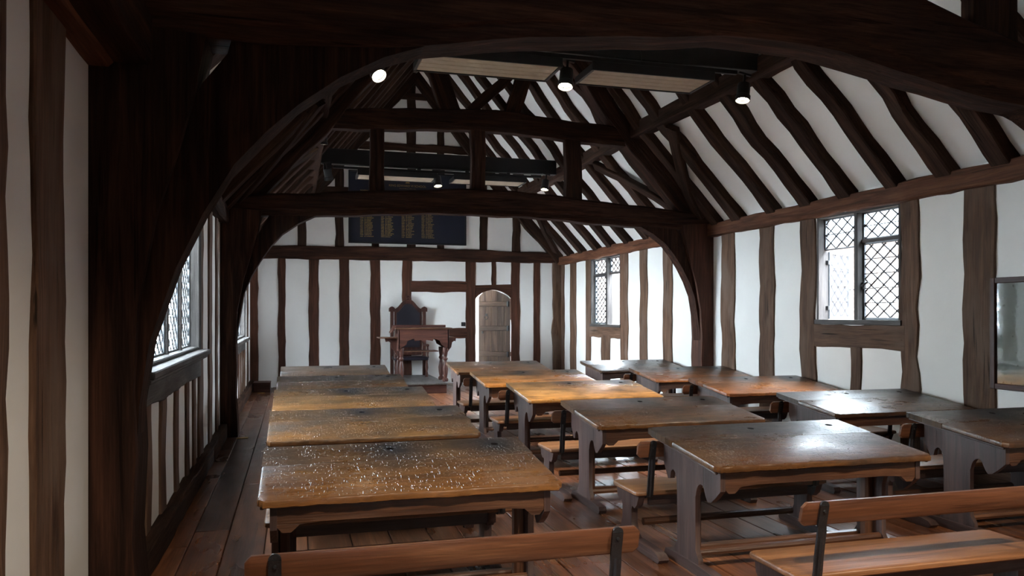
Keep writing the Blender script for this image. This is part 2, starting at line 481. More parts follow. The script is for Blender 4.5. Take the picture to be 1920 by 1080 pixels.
# little lobby beyond the ajar door, open to the daylight above
b = MB(); b.box(3.2, 5.7, 19.0, 19.15, -.1, 2.6, 'x', 0); b.box(3.05, 3.2, YB + .2, 19.15, -.1, 2.6, 'y', 0)
b.box(5.7, 5.85, YB + .2, 19.15, -.1, 2.6, 'y', 0); b.box(3.05, 5.85, YB + .2, 18.55, 2.6, 2.7, 'x', 0); b.box(3.2, 5.7, YB + .1, 19.0, -.1, 0, 'x', 0)
struct(b.build('wall_lobby', 'plaster', None, 0), 'white lobby wall glimpsed past the ajar door')

# ceiling: two bent plaster slopes
sl = [(XR + .05, PLATE - .04), (XR - 1.2, zr(1.2)), (XM, RIDGE), (XL + 1.2, zr(1.2)), (XL - .05, PLATE - .04)]
up = [(p[0] + (.12 if p[0] > XM + .1 else -.12 if p[0] < XM - .1 else 0), p[1] + .12) for p in sl][::-1]
ceil = struct(MB().prism(sl + up, YR - .2, YB + .2, 'xz').build('ceiling', 'plaster', None, 0), 'white plastered roof slopes between dark rafters')

# rafters of both slopes
def rafter(side, y, wdt=.2, mat='rafter', seed=0, proud=.10, sway=.07):
    sx = 1 if side == 'R' else -1
    xw = XR if side == 'R' else XL
    pts = []
    for d in (-.02, 1.2, DR - .02):
        pts.append((xw - sx * d, y, zr(d) - .02))
    nrm = Vector((-sx * .72, 0, -.69))
    pp = [Vector(p) + nrm * (proud / 2 - .02) for p in pts]
    return MB().timber(pp, [wdt * 1.08, wdt, wdt * .9], proud + .04, nrm, .016, sway, 26, seed).build('rafter', mat, ceil)
YS_R = [5.40, 6.02, 6.69, 7.40, 8.10, 8.80, 9.62, 10.2, 11.05, 11.75, 12.5, 13.35, 14.15, 14.9, 15.75, 16.5]
YS_0 = [4.72, 3.3, 2.5, 1.75, 1.0, .2, -.6, -1.4, -2.2, -3.0]
for i, y in enumerate(YS_R + YS_0):
    rafter('R', y, random.uniform(.17, .22), seed=100 + i); rafter('L', y + random.uniform(-.08, .08), random.uniform(.17, .22), seed=200 + i)
# purlins and wind braces
for sx, xp in ((1, 4.78), (-1, XL + XR - 4.78)):
    for y0, y1, k in ((YR, T1Y - .1, 0), (T1Y + .1, T2Y - .1, 1), (T2Y + .1, YB, 2)):
        MB().timber([(xp, y0, 4.20), (xp, (y0 + y1) / 2, 4.16), (xp, y1, 4.20)], .20, .20, (0, 0, 1), .008, seed=300 + k + sx).build('purlin', 'rafter', ceil)
    for ty, dy, k in ((T2Y, -1.15, 0), (T2Y, 1.6, 1), (T1Y, 1.4, 2), (YB - .1, -1.4, 3)):
        xw = XR if sx > 0 else XL
        def q(d, y): return (xw - sx * (d + .06), y, zr(d) - .09)
        MB().timber([q(.16, ty + dy * .12), q(.5, ty + dy * .33), q(.85, ty + dy * .68), q(1.12, ty + dy)], .17, .09, (-sx * .7, 0, -.7), .01, seed=320 + k).build('wind_brace', 'rafter', ceil)

# ------------------------------------------------------------------ wall timbers
def stud(parent, wall, a0, a1, z0, z1, mat, proud=.014, wob=.013, seed=None, name='stud', sway=.012):
    c = (a0 + a1) / 2; wd = abs(a1 - a0); dp = .09
    if wall == 'R': base, ref = (XR - proud + dp / 2, c), (-1, 0, 0)
    elif wall == 'L': base, ref = (XL + proud - dp / 2, c), (1, 0, 0)
    else: base, ref = (c, YB - proud + dp / 2), (0, -1, 0)
    return MB().timber([(*base, z0), (*base, z1)], wd, dp, ref, wob, sway, None, seed, .008).build(name, mat, parent)
def rail(parent, wall, a0, a1, z0, z1, mat, proud=.016, wob=.010, seed=None, name='rail', dp=.1, sway=0.01):
    c = (z0 + z1) / 2; wd = z1 - z0
    if wall == 'R': P = [(XR - proud + dp / 2, a0, c), (XR - proud + dp / 2, a1, c)]; ref = (-1, 0, 0)
    elif wall == 'L': P = [(XL + proud - dp / 2, a0, c), (XL + proud - dp / 2, a1, c)]; ref = (1, 0, 0)
    else: P = [(a0, YB - proud + dp / 2, c), (a1, YB - proud + dp / 2, c)]; ref = (0, -1, 0)
    return MB().timber(P, wd, dp, ref, wob, sway, None, seed, .010).build(name, mat, parent)
# right wall
for i, (a, b_) in enumerate([(9.80, 10.16), (8.86, 9.19), (8.02, 8.31), (6.42, 6.66), (5.54, 5.88), (16.27, 16.65), (15.38, 15.66), (13.48, 13.82), (12.65, 12.95), (11.70, 12.03), (17.05, 17.3), (3.0, 3.3), (2.1, 2.4), (1.2, 1.5), (.2,.5), (-.8,-.5), (-1.9, -1.6), (-2.9, -2.6)]):
    stud(wr, 'R', a, b_, 0, 2.72, 'stud', .02, .017 if i < 4 else .012, 400 + i, sway=.022)
for y0, y1, k in ((T1Y + .15, T2Y - .1, 0), (T2Y + .1, YB, 1), (YR, T1Y - .15, 2)):
    MB().timber([(XR - .03, y0, 2.795), (XR - .03, (y0 + y1) / 2, 2.785), (XR - .03, y1, 2.775 if k == 1 else 2.79)], .19, .15, (-1, 0, 0), .009, .01, None, 420 + k, .012).build('wall_plate', 'plate', wr)
rail(wr, 'R', 6.60, 8.06, 1.17, 1.43, 'stud', .02, .012, 431); stud(wr, 'R', 7.25, 7.42, 0, 1.2, 'stud', .018, .016, 432)
rail(wr, 'R', 13.78, 15.42, 1.07, 1.30, 'stud', .02, .012, 433); stud(wr, 'R', 14.35, 14.78, 0, 1.12, 'stud', .018, .03, 434)
rail(wr, 'R', YR, YB, 0, .16, 'stud', .03, .008, 436, 'sill_beam')
# left wall
for i, (a, b_) in enumerate([(3.11, 3.48), (2.4, 2.83), (1.6, 1.9), (8.02, 8.36), (8.95, 9.25), (9.75, 9.95), (15.05, 15.35), (16.0, 16.3), (11.4, 11.7), (.6,.9),(-.3,0.0), (-.85, -.6), (-2.9, -2.6)]):
    stud(wl, 'L', a, b_, 0, 2.72, 'stud', .02, .016, 440 + i, sway=.025)
for i, (a, b_) in enumerate([(4.95, 5.12), (5.27, 5.45), (5.82, 6.04), (6.50, 6.68), (7.13, 7.32), (7.62, 7.80)]):
    stud(wl, 'L', a, b_, 0, 1.06, 'stud', .018, .016, 460 + i, sway=.02)
for i, (a, b_) in enumerate([(12.2,12.4), (12.9,13.1), (13.6, 13.8), (14.1, 14.3), (14.6, 14.8)]): stud(wl, 'L', a, b_, 0, 1.06, 'stud', .018, .014, 470 + i)
rail(wl, 'L', 4.3, 8.05, .96, 1.16, 'sill', .03, .02, 475); rail(wl, 'L', 11.7, 15.1, .90, 1.08, 'sill', .03, .012, 476)
for y0, y1, k in ((T1Y + .15, T2Y - .1, 0), (T2Y + .1, YB, 1), (YR, T1Y - .15, 2)):
    MB().timber([(XL + .03, y0, 2.79), (XL + .03, y1, 2.79)], .22, .15, (1, 0, 0), .010, .01, None, 480 + k, .02).build('wall_plate', 'plate' if k == 2 else 'rafter', wl)
MB().timber([(XL + .13, YR, 2.84), (XL + .13, T1Y - .1, 2.82)], .26, .24, (0, 0, 1), .010, .01, None, 489, .015).build('inner_plate', 'truss', wl)
rail(wl, 'L', YR, YB, 0, .17, 'rafter', .09, .012, 490, 'sill_beam', .14)
# end wall
BM = 'stud_back'
for i, (a, b_) in enumerate([(-.34, -.19), (.29, .5), (.93, 1.14), (1.59, 1.81), (2.29, 2.5), (3.72, 3.95), (4.78, 4.99), (5.32, 5.48)]):
    stud(wb, 'B', a, b_, 0, 2.74, BM, .016, .011, 500 + i)
stud(wb, 'B', -.93, -.74, 0, 2.74, BM, .10, .012, 512, 'corner_post', .02); stud(wb, 'B', 5.78, 6.03, 0, 2.74, 'stud', .06, .012, 513, 'corner_post', .02)
stud(wb, 'B', 4.32, 4.43, 2.2, 2.74, BM, .016, .008, 514)
rail(wb, 'B', 2.48, 3.74, 2.04, 2.29, BM, .018, .012, 515); rail(wb, 'B', 2.48, 3.74, 1.01, 1.23, BM, .018, .010, 516)
ar = arch(DX0 - .0, DX1 + .0, DZS, DZT)
MB().prism(ar + [(DX1, 2.23), (DX0, 2.20)], YB - .03, YB + .1, 'xz', 'x').build('door_head', BM, wb)
# cambered cross beam
def cross_beam(name, parent, y, hd, xs, bot, top, mat, step=True):
    rings = []; tcs = []
    n = 36
    def il(pts, x):
        for (xa, za), (xb, zb) in zip(pts, pts[1:]):
            if x <= xb or (xb, zb) == pts[-1]:
                f = (x - xa) / (xb - xa); f = max(0, min(1, f)); return za + (zb - za) * f
    rr = random.Random(name + str(y)); w1, w2, w3 = wav(rr, .012), wav(rr, .012), wav(rr, .01)
    for k in range(n + 1):
        x = xs[0] + (xs[1] - xs[0]) * k / n
        sm = lambda pts: sum(il(pts, min(max(x + q, xs[0]), xs[1])) for q in (-.2, -.1, 0, .1, .2)) / 5
        b0 = sm(bot) + w1(x); t0 = sm(top) + w2(x); h = hd + w3(x)
        if step: pr = [(-h, t0 - .03), (-h, b0 + .15), (-h + .012, b0 + .13), (-h + .012, b0 + .085), (-h + .035, b0 + .07), (-h + .035, b0 + .025), (-h + .055, b0), (h - .055, b0), (h - .035, b0 + .025), (h - .035, b0 + .07), (h - .012, b0 + .085), (h - .012, b0 + .13), (h, b0 + .15), (h, t0 - .03), (h - .03, t0), (-h + .03, t0)]
        else: pr = [(-h, t0 - .02), (-h, b0 + .05), (-h + .04, b0), (h, b0), (h, t0), (-h + .02, t0)]
        rings.append([(x, y + a, z) for a, z in pr]); tcs.append([(x, a, z) for a, z in pr])
    return MB().sweep(rings, tcs).build(name, mat, parent)
cross_beam('cross_beam', wb, YB, .09, (XL, XR), [(-.9, 2.72), (XR, 2.73)], [(-.9, 2.99), (2.5, 3.03), (XR, 2.96)], 'truss', False)
# upper gable timbers
for i, (a, b_, z1) in enumerate([(.06, .24, 3.9), (.84, 1.02, 4.75), (1.62, 1.78, 5.6), (2.39, 2.59, 6.9), (3.07, 3.23, 6.2), (4.04, 4.22, 4.8), (4.81, 5.0, 4.0)]):
    stud(wb, 'B', a, b_, 2.95, z1, 'rafter', .02, .012, 530 + i)
rail(wb, 'B', .35, 4.8, 4.02, 4.30, 'rafter', .03, .012, 540); rail(wb, 'B', 1.75, 3.35, 6.30, 6.44, 'rafter', .03, .012, 541)
rail(wb, 'B', 1.0, 4.1, 5.15, 5.32, 'rafter', .03, .012, 542)
for sx, xw in ((1, XR), (-1, XL)):
    MB().timber([(xw - sx * (d + .05), YB - .06, zr(d) - .10) for d in (.0, .5, 1.2, DR - .06)], .24, .16, (0, -1, 0), .014, .03, 24, 545 + sx, .01).build('gable_rafter', 'rafter', wb)

# ------------------------------------------------------------------ roof trusses
def post_profile(sx, inner, jowl):
    xw = XL if sx < 0 else XR
    P = [(xw, 0), (xw, 2.9)]
    for z, d in [(2.86, jowl), (2.6, jowl - .05), (2.33, jowl - .12), (2.0, jowl - .22), (1.6, inner + .02), (1.2, inner), (.9, inner + .012), (.5, inner - .005), (.2, inner + .02), (0, inner + .025)]:
        P.append((xw - sx * max(d, inner - .01), z))
    return P
def mirror(pts): return [(XL + XR - a, z) for a, z in pts]
def truss(name, ty, tie_bot, tie_top, b_in, b_out, label, struts, hd=.17):
    t = empty(name, (0, 0, 0)); tag(t, label, 'roof truss')
    for sx in (-1, 1):
        p = post_profile(sx, .185, .50)
        MB().prism(p, ty - .16, ty + .16, 'xz', 'z').build('wall_post', 'truss' if sx < 0 else 'stud_back', t)
        pts = b_in + b_out[::-1]
        if sx > 0: pts = mirror(pts)
        MB().prism(pts, ty - .10, ty + .10, 'xz', 'z').build('arch_brace', 'truss', t)
    cross_beam('tie_beam', t, ty, hd, (XL - .02, XR + .02), tie_bot, tie_top, 'truss')
    cross_beam('collar_beam', t, ty, .10, (.15, 4.95), [(.15, 3.96), (2.55, 4.09), (4.95, 3.96)], [(.15, 4.22), (2.55, 4.38), (4.95, 4.22)], 'truss', False)
    for sx, xw in ((1, XR), (-1, XL)):
        q = [(xw - sx * (d + .09), ty, zr(d) - .10) for d in (.02, .6, 1.2, 2.2, DR - .1)]
        MB().timber(q, [.30, .26, .24, .22], .22, (0, -1, 0), .012, .02, 26, int(ty * 10) + sx, .012).build('principal_rafter', 'truss', t)
    for (x0, z0, x1, z1, wd) in struts:
        MB().timber([(x0, ty, z0), (x1, ty, z1)], wd, .13, (0, -1, 0), .008, .015, None, int(x0 * 100), .01).build('strut', 'truss', t)
    return t
B1i = [(-.76, .70), (-.715, .78), (-.70, 1.12), (-.655, 1.42), (-.54, 1.77), (-.42, 2.03), (-.28, 2.27), (-.13, 2.44), (.02, 2.58), (.22, 2.73), (.44, 2.85), (.75, 2.96)]
B1o = [(-.80, .80), (-.78, 1.1), (-.755, 1.45), (-.70, 1.75), (-.64, 2.0), (-.58, 2.25), (-.50, 2.48), (-.43, 2.64), (-.31, 2.80), (-.26, 3.0), (.3, 3.0), (.75, 3.05)]
t1 = truss('roof_truss', T1Y, [(-.92, 2.86), (-.3, 2.86), (.44, 2.88), (.79, 2.95), (1.23, 3.03), (1.85, 3.07), (2.3, 3.14), (2.52, 3.15), (2.88, 3.145), (3.41, 3.06), (4.05, 2.95), (4.56, 2.87), (6.02, 2.80)],
           [(-.92, 3.22), (1, 3.45), (2.5, 3.60), (3.2, 3.60), (3.68, 3.50), (4.12, 3.37), (4.64, 3.22), (6.02, 3.12)], B1i, B1o,
           'huge near roof truss whose jowled black post rises beside the aisle',
           [(.85, 3.35, .85, 4.1, .26), (2.45, 3.5, 2.45, 4.15, .22), (4.37, 3.2, 4.37, 4.1, .34), (2.0, 4.3, 1.7, 5.4, .26), (3.0, 4.3, 3.3, 5.4, .2)])
B2i = [(-.78, .70), (-.74, .80), (-.70, 1.33), (-.62, 1.81), (-.53, 2.03), (-.42, 2.23), (-.29, 2.42), (-.15, 2.58), (.05, 2.72), (.25, 2.82), (.45, 2.88)]
B2o = [(-.82, .80), (-.80, 1.3), (-.76, 1.8), (-.66, 2.15), (-.52, 2.45), (-.40, 2.66), (-.32, 2.80), (-.28, 2.95), (.2, 2.95), (.45, 2.95)]
t2 = truss('roof_truss', T2Y, [(-.92, 2.79), (-.73, 2.80), (.05, 2.81), (1.01, 2.87), (2.16, 2.92), (3.23, 2.90), (4.86, 2.81), (6.02, 2.79)],
           [(-.92, 3.04), (.05, 3.11), (1.01, 3.18), (2.16, 3.25), (2.76, 3.27), (3.7, 3.20), (4.86, 3.11), (6.02, 3.03)], B2i, B2o,
           'far roof truss with three upright struts above its cambered tie beam',
           [(1.06, 3.1, 1.06, 4.06, .19), (2.44, 3.2, 2.43, 4.1, .20), (3.84, 3.12, 3.82, 4.04, .235), (2.06, 4.3, 1.68, 5.35, .27), (2.33, 4.33, 3.35, 5.35, .14), (2.92, 4.33, 3.35, 5.6, .21)], .16)

# ------------------------------------------------------------------ leaded windows
def clip(poly, y0, y1, z0, z1):
    def cut(P, ins, inter):
        out = []
        for i in range(len(P)):
            a, b = P[i - 1], P[i]
            if ins(b):
                if not ins(a): out.append(inter(a, b))
                out.append(b)
            elif ins(a): out.append(inter(a, b))
        return out
    for ax, lim, sg in ((0, y0, 1), (0, y1, -1), (1, z0, 1), (1, z1, -1)):
        def ins(p): return (p[ax] - lim) * sg >= -1e-9
        def inter(a, b):
            f = (lim - a[ax]) / (b[ax] - a[ax]); return (a[0] + (b[0] - a[0]) * f, a[1] + (b[1] - a[1]) * f)
        poly = cut(poly, ins, inter)
        if not poly: return []
    return poly
def light(parent, y0, y1, z0, z1, dw, dh, fr=.022, bars=0, name='casement', lw=.016):
    """one leaded light in the plane x=0: iron frame, lead lattice and every pane"""
    b = MB(); th = .014
    b.box(-th, th, y0, y0 + fr, z0, z1, 'z'); b.box(-th, th, y1 - fr, y1, z0, z1, 'z')
    b.box(-th, th, y0 + fr, y1 - fr, z0, z0 + fr, 'y'); b.box(-th, th, y0 + fr, y1 - fr, z1 - fr, z1, 'y')
    o = b.build(name, 'steel', parent)
    a0, a1, c0, c1 = y0 + fr, y1 - fr, z0 + fr, z1 - fr
    lead = MB()
    for sg in (1, -1):
        k0 = -60
        for k in range(-60, 61):
            # line: (y-a0)/dw + sg*(z-c0)/dh = k
            pts = []
            f = lambda y: c0 + sg * dh * (k - (y - a0) / dw)
            ya, yb = a0, a1
            za, zb = f(ya), f(yb)
            lo, hi = c0, c1
            seg = [(ya, za), (yb, zb)]
            def cl(p, q):
                (y_, z_), (y2, z2) = p, q
                if z_ < lo: s_ = (lo - z_) / (z2 - z_) if z2 != z_ else 0; return (y_ + (y2 - y_) * s_, lo)
                if z_ > hi: s_ = (hi - z_) / (z2 - z_) if z2 != z_ else 0; return (y_ + (y2 - y_) * s_, hi)
                return p
            if max(za, zb) <= lo or min(za, zb) >= hi: continue
            p = cl(seg[0], seg[1]); q = cl(seg[1], seg[0])
            if abs(p[0] - q[0]) < .012: continue
            lead.strip([(0, p[0], p[1]), (0, q[0], q[1])], .006, lw, (1, 0, 0))
    for i in range(bars):
        z = c0 + (c1 - c0) * (i + 1) / (bars + 1)
        lead.box(-.012, -.004, a0, a1, z - .005, z + .005, 'y', .001)
    lo_ = lead.build('lead_lattice', 'lead', o, 0)
    rr = random.Random(int(y0 * 100 + z0 * 10))
    for i in range(-2, int((a1 - a0) / dw * 2) + 3):
        for j in range(-2, int((c1 - c0) / dh * 2) + 3):
            if (i + j) % 2 == 0: continue
            cy, cz = a0 + i * dw / 2, c0 + j * dh / 2
            P = clip([(cy - dw / 2, cz), (cy, cz - dh / 2), (cy + dw / 2, cz), (cy, cz + dh / 2)], a0, a1, c0, c1)
            if len(P) < 3: continue
            ar_ = abs(sum(P[k][0] * P[(k + 1) % len(P)][1] - P[(k + 1) % len(P)][0] * P[k][1] for k in range(len(P)))) / 2
            if ar_ < .0004: continue
            my = sum(p[0] for p in P) / len(P); mz = sum(p[1] for p in P) / len(P)
            b = MB().prism(P, -.001, .001, 'yz')
            ty_, tz_ = rr.uniform(-.03, .03), rr.uniform(-.03, .03)
            b.xf(lambda v: Vector((v.x + (v.y - my) * ty_ + (v.z - mz) * tz_, v.y, v.z)))
            b.build('pane', 'pane', o, 0)
    return o
def place(o, x, y=0, z=0, rz=0):
    o.location = (x, y, z); o.rotation_euler = (0, 0, rz); return o

def window_right(n, lights, dw, dh, label, matf='steel'):
    _, y0, y1, z0, z1 = WIN[n]
    f = MB(); xa, xb = XR - .012, XR + .13
    f.box(xa, xb, y0, y0 + .035, z0, z1, 'z'); f.box(xa, xb, y1 - .035, y1, z0, z1, 'z')
    f.box(xa, xb, y0, y1, z1 - .03, z1, 'y'); f.box(xa - .02, xb, y0 - .02, y1 + .02, z0 - .02, z0 + .035, 'y')
    root = struct(f.build('window_%d' % n, 'sill'), label)
    return root
# window_1: near casement in the right wall
_, y0, y1, z0, z1 = WIN[1]
w1 = window_right(1, 2, .19, .14, 'near leaded window of two lights with one casement swung open')
ym = 7.345
MB().box(XR + .0, XR + .12, ym - .03, ym + .03, z0 + .03, z1 - .02, 'z').build('mullion', 'sill', w1)
MB().box(XR + .05, XR + .11, y0 + .03, ym - .03, 2.335, 2.375, 'y').build('transom', 'sill', w1)
place(light(w1, y0 + .035, ym - .03, z0 + .035, 2.34, .19, .142, .026, 4), XR + .085)
place(light(w1, y0 + .035, ym - .03, 2.37, z1 - .03, .19, .142, .016, 1), XR + .085)
place(light(w1, ym + .03, y1 - .035, 2.30, z1 - .03, .19, .142, .016, 1), XR + .085)
oc = light(w1, -.56, 0, z0 + .04, 2.29, .19, .142, .03, 3, 'open_casement', .026)
place(oc, XR + .125, y1 - .045, 0, R(118))
for z in (1.62, 2.16):
    MB().box(-.01, .03, -.03, .03, z - .025, z + .025, 'z').build('hinge', 'black', oc)
MB().tube([(-.02, -.53, 1.85), (-.07, -.53, 1.85), (-.07, -.50, 1.86), (-.07, -.46, 1.83)], .008, 6).build('latch', 'black', oc)
h = MB(); h.tube([(XR + .07, 7.29, 1.86), (XR + .03, 7.29, 1.86), (XR + .03, 7.26, 1.87), (XR + .03, 7.18, 1.90)], .010, 6); h.box(XR + .05, XR + .075, 7.27, 7.31, 1.82, 1.90, 'z'); h.build('latch', 'black', w1)
# window_2
_, y0, y1, z0, z1 = WIN[2]
w2 = window_right(2, 2, .2, .1, 'far leaded window of two lights beside the corner post')
ym = 14.55
MB().box(XR + .0, XR + .12, ym - .04, ym + .04, z0 + .03, z1 - .02, 'z').build('mullion', 'sill', w2)
for a, b_ in ((y0 + .035, ym - .04), (ym + .04, y1 - .035)):
    MB().box(XR + .05, XR + .11, a, b_, 2.335, 2.375, 'y').build('transom', 'sill', w2)
    place(light(w2, a, b_, 2.37, z1 - .03, .19, .115, .02, 1, 'casement', .024), XR + .085)
place(light(w2, ym + .04, y1 - .035, z0 + .035, 2.34, .19, .115, .03, 3, 'casement', .024), XR + .085)
oc = light(w2, 0, .60, z0 + .04, 2.32, .19, .115, .03, 3, 'open_casement')
place(oc, XR + .125, y0 + .05, 0, R(-98))
h = MB(); h.tube([(XR + .06, ym + .05, 1.85), (XR + .02, ym + .05, 1.85), (XR + .02, ym + .12, 1.87)], .01, 6); h.build('latch', 'black', w2)
# windows 3 and 4 in the left wall, and the two behind the viewer
def window_multi(n, nl, dw, dh, label):
    sd, y0, y1, z0, z1 = WIN[n]
    sg = -1 if sd == 'L' else 1
    xw = XL if sd == 'L' else XR
    f = MB()
    def bx(o, d0, d1, ya, yb, za, zb, ax):
        a, b_ = xw + sg * d0, xw + sg * d1; o.box(min(a, b_), max(a, b_), ya, yb, za, zb, ax, .008)
    for ya, yb in ((y0, y0 + .05), (y1 - .05, y1)):
        bx(f, -.03, .13, ya, yb, z0, z1, 'z')
    bx(f, -.05, .13, y0 + .05, y1 - .05, z1 - .05, z1, 'y'); bx(f, -.02, .13, y0 + .05, y1 - .05, z0, z0 + .04, 'y')
    bx(f, -.035, -.0, y1 - .005, y1 + .05, z0, z1, 'z'); bx(f, -.035, .0, y0 - .05, y0 + .005, z0, z1, 'z')
    root = struct(f.build('window_%d' % n, 'sill'), label)
    sb = MB(); bx(sb, -.12, .02, y0 - .08, y1 + .08, z0 - .035, z0 + .012, 'y'); bx(sb, -.095, .0, y0 - .06, y1 + .06, z0 - .065, z0 - .035, 'y')
    sb.build('window_sill', 'sill', root)
    st = (y1 - y0 - .1) / nl
    for i in range(nl):
        a = y0 + .05 + i * st
        if i:
            mb = MB(); bx(mb, .035, .105, a - .03, a + .03, z0 + .03, z1 - .04, 'z'); mb.build('mullion', 'sill', root)
        o = light(root, a + (.035 if i else 0), a + st - (.035 if i < nl - 1 else 0), z0 + .04, z1 - .05, dw, dh, .016, 4)
        place(o, xw + sg * .07)
    return root
window_multi(3, 4, .155, .125, 'long four-light leaded window beside the aisle')
window_multi(4, 5, .18, .16, 'leaded window beyond the far truss on the aisle wall')  # widened out of view behind the truss post to brighten the far end
window_multi(6, 2, .3, .3, 'leaded window by the aisle behind the viewer')

# ------------------------------------------------------------------ door
d = struct(empty('door_1', (DX1 + .005, YB + .05, 0), R(-41)), 'ledged plank door standing ajar under a pointed head')
W_ = .83; A = arch(-W_, 0, DZS + .04, DZT + .05)
def az(x):
    for (xa, za), (xb, zb) in zip(A, A[1:]):
        if xa <= x <= xb: return za + (zb - za) * (x - xa) / max(1e-6, xb - xa)
    return DZS
for i in range(5):
    a, b_ = -W_ + i * W_ / 5 + .003, -W_ + (i + 1) * W_ / 5 - .003
    xs_ = [a + (b_ - a) * k / 4 for k in range(5)]
    MB().prism([(a, .01)] + [(b_, .01)] + [(q, az(q)) for q in xs_[::-1]], 0, .035, 'xz', 'z').build('door_plank', 'doorwood', d)
for z in (.62, 1.22, 1.78):
    L_ = MB().box(-W_ + .03, -.05, -.03, 0, z - .055, z + .055, 'x', .012).build('ledge', 'doorwood', d)
    MB().box(-.085, -.04, -.036, -.001, z - .06, z + .06, 'z').build('hinge_strap', 'black', L_)
rg = MB(); rg.tube([(-.62 + .045 * math.sin(a), -.02, 1.47 - .05 * math.cos(a)) for a in [k * math.pi / 8 for k in range(17)]], .007, 6); rg.box(-.65, -.59, -.012, 0, 1.50, 1.56, 'z')
rg.build('ring_handle', 'black', d)
MB().box(-.74, -.70, -.02, 0, 1.09, 1.15, 'z').build('keyhole_plate', 'black', d)

# ------------------------------------------------------------------ school desks
DL, DD, ZF, ZB = 1.47, .88, .70, .80
SLP = (ZB - ZF) / DD
def make_desk():
    root = empty('school_desk')
    sh = lambda v: Vector((v.x, v.y, v.z + ZF + SLP * v.y))
    rr = random.Random(5)
    # writing board with a chipped front edge
    n = 60; w1_ = wav(rr, .006)
    fe = [(DL * i / n, w1_(DL * i / n * 3) + rr.uniform(-.004, .004)) for i in range(n + 1)]
    fe[0] = (.03, .0); fe = [(.0, .03)] + fe; fe[-1] = (DL - .03, .0); fe.append((DL, .03))
    b = MB(); seam = .53
    top = [(x_, y_) for x_, y_ in fe] + [(DL, seam - .002), (0, seam - .002)]
    # slightly rounded: three stacked outlines
    ctr = (DL / 2, seam / 2)
    def inset(P, q): return [(ctr[0] + (x_ - ctr[0]) * (1 - q / ctr[0]), y_ + (q if y_ < .2 else 0)) for x_, y_ in P]
    rings = [[(x_, y_, z_) for x_, y_ in inset(top, q)] for z_, q in ((-.038, .010), (-.032, .001), (-.012, 0), (-.003, .004), (0, .012))]
    b.sweep(rings, rings).xf(sh).build('writing_board', 'top', root, 40)
    # back board, its two inkwell holes cut through
    b = MB(); yh = DD - .135; hr = .024
    def semi(cx, up):
        return [(cx - hr * math.cos(math.pi * k / 8), yh + up * hr * math.sin(math.pi * k / 8)) for k in range(9)]
    lowP = [(0, seam + .002), (DL, seam + .002), (DL, yh)] + semi(1.30, -1)[::-1] + semi(.69, -1)[::-1] + [(0, yh)]
    upP = [(0, yh)] + semi(.69, 1) + semi(1.30, 1) + [(DL, yh), (DL, DD - .012), (DL - .012, DD), (.012, DD), (0, DD - .012)]
    for P in (lowP, upP): b.prism(P, -.038, 0, 'xy', 'x')
    b.t = [(v[0], v[1], 0) for v in b.v]
    b.xf(sh).build('back_board', 'top', root, 0)
    for cx in (.69, 1.30):
        c = MB().lathe([(.004, -.05), (.021, -.05), (.0225, -.018), (.019, -.018), (.017, -.044), (.003, -.046)], (cx, yh, 0), 14).xf(sh).build('inkwell', 'hole', root)
    # beaded mould along both ends of the top
    for x0_, x1_ in ((.012, .03), (DL - .03, DL - .012)):
        MB().box(x0_, x1_, .03, DD - .02, -.052, -.036, 'y', .004).xf(sh).build('edge_moulding', 'frame', root)
    # shaped end frames
    zf, zb = ZF - .04, ZB - .045
    def cub(p0, p1, p2, n_=6): return [((1 - t_) ** 2 * p0[0] + 2 * t_ * (1 - t_) * p1[0] + t_ * t_ * p2[0], (1 - t_) ** 2 * p0[1] + 2 * t_ * (1 - t_) * p1[1] + t_ * t_ * p2[1]) for t_ in [k / n_ for k in range(n_ + 1)]]
    P = [(.05, zf + .05 * SLP), (.75, zf + .75 * SLP), (.75, .60)]
    P += [(.725, .555), (.69, .50), (.66, .505)]
    P += cub((.65, .545), (.62, .59), (.59, .55)) + cub((.58, .54), (.567, .50), (.567, .38))
    P += [(.565, .14), (.60, .09), (.60, .06), (.30, .06), (.30, .09), (.335, .14), (.335, .46)]
    P += cub((.33, .47), (.31, .56), (.25, .545)) + cub((.235, .53), (.215, .48), (.19, .46)) + [(.155, .465), (.10, .505), (.05, .55)]
    for xe in (.055, DL - .055 - .032):
        e = MB().prism(P, xe, xe + .032, 'yz', 'z').build('end_frame', 'frame', root)
        xo = xe + .032 if xe < .5 else xe - .05
        MB().box(xo - .004, xo + .05 + .004, .41, .48, .06, .60, 'z', .012).build('leg_post', 'rail', e)
        ft = [(.10, 0), (.70, 0), (.72, .02), (.70, .055), (.62, .062), (.20, .062), (.10, .055), (.085, .03)]
        MB().prism(ft, xe - .012, xe + .05, 'yz', 'y').build('foot', 'frame', root)
    # front rail with bracketed ends
    fr = [(.075, zf + .002), (DL - .075, zf + .002), (DL - .075, .575), (DL - .11, .535), (DL - .15, .535), (DL - .19, .57), (DL - .3, .578), (.3, .578), (.19, .57), (.15, .535), (.11, .535), (.075, .575)]
    MB().prism(fr, .055, .085, 'xz', 'x').build('front_rail', 'rail', root)
    MB().box(.08, DL - .08, .70, .725, .60, zb + .70 * SLP - .07, 'x').build('back_rail', 'frame', root)
    MB().box(.085, DL - .085, .12, .70, .575, .592, 'x').build('book_shelf', 'frame', root)
    MB().tube([(.08, .36, .12), (DL - .08, .36, .12)], .024, 8).build('stretcher', 'rail', root)
    MB().box(.08, DL - .08, .50, .56, .075, .115, 'x', .008).build('foot_rail', 'rail', root)
    return root
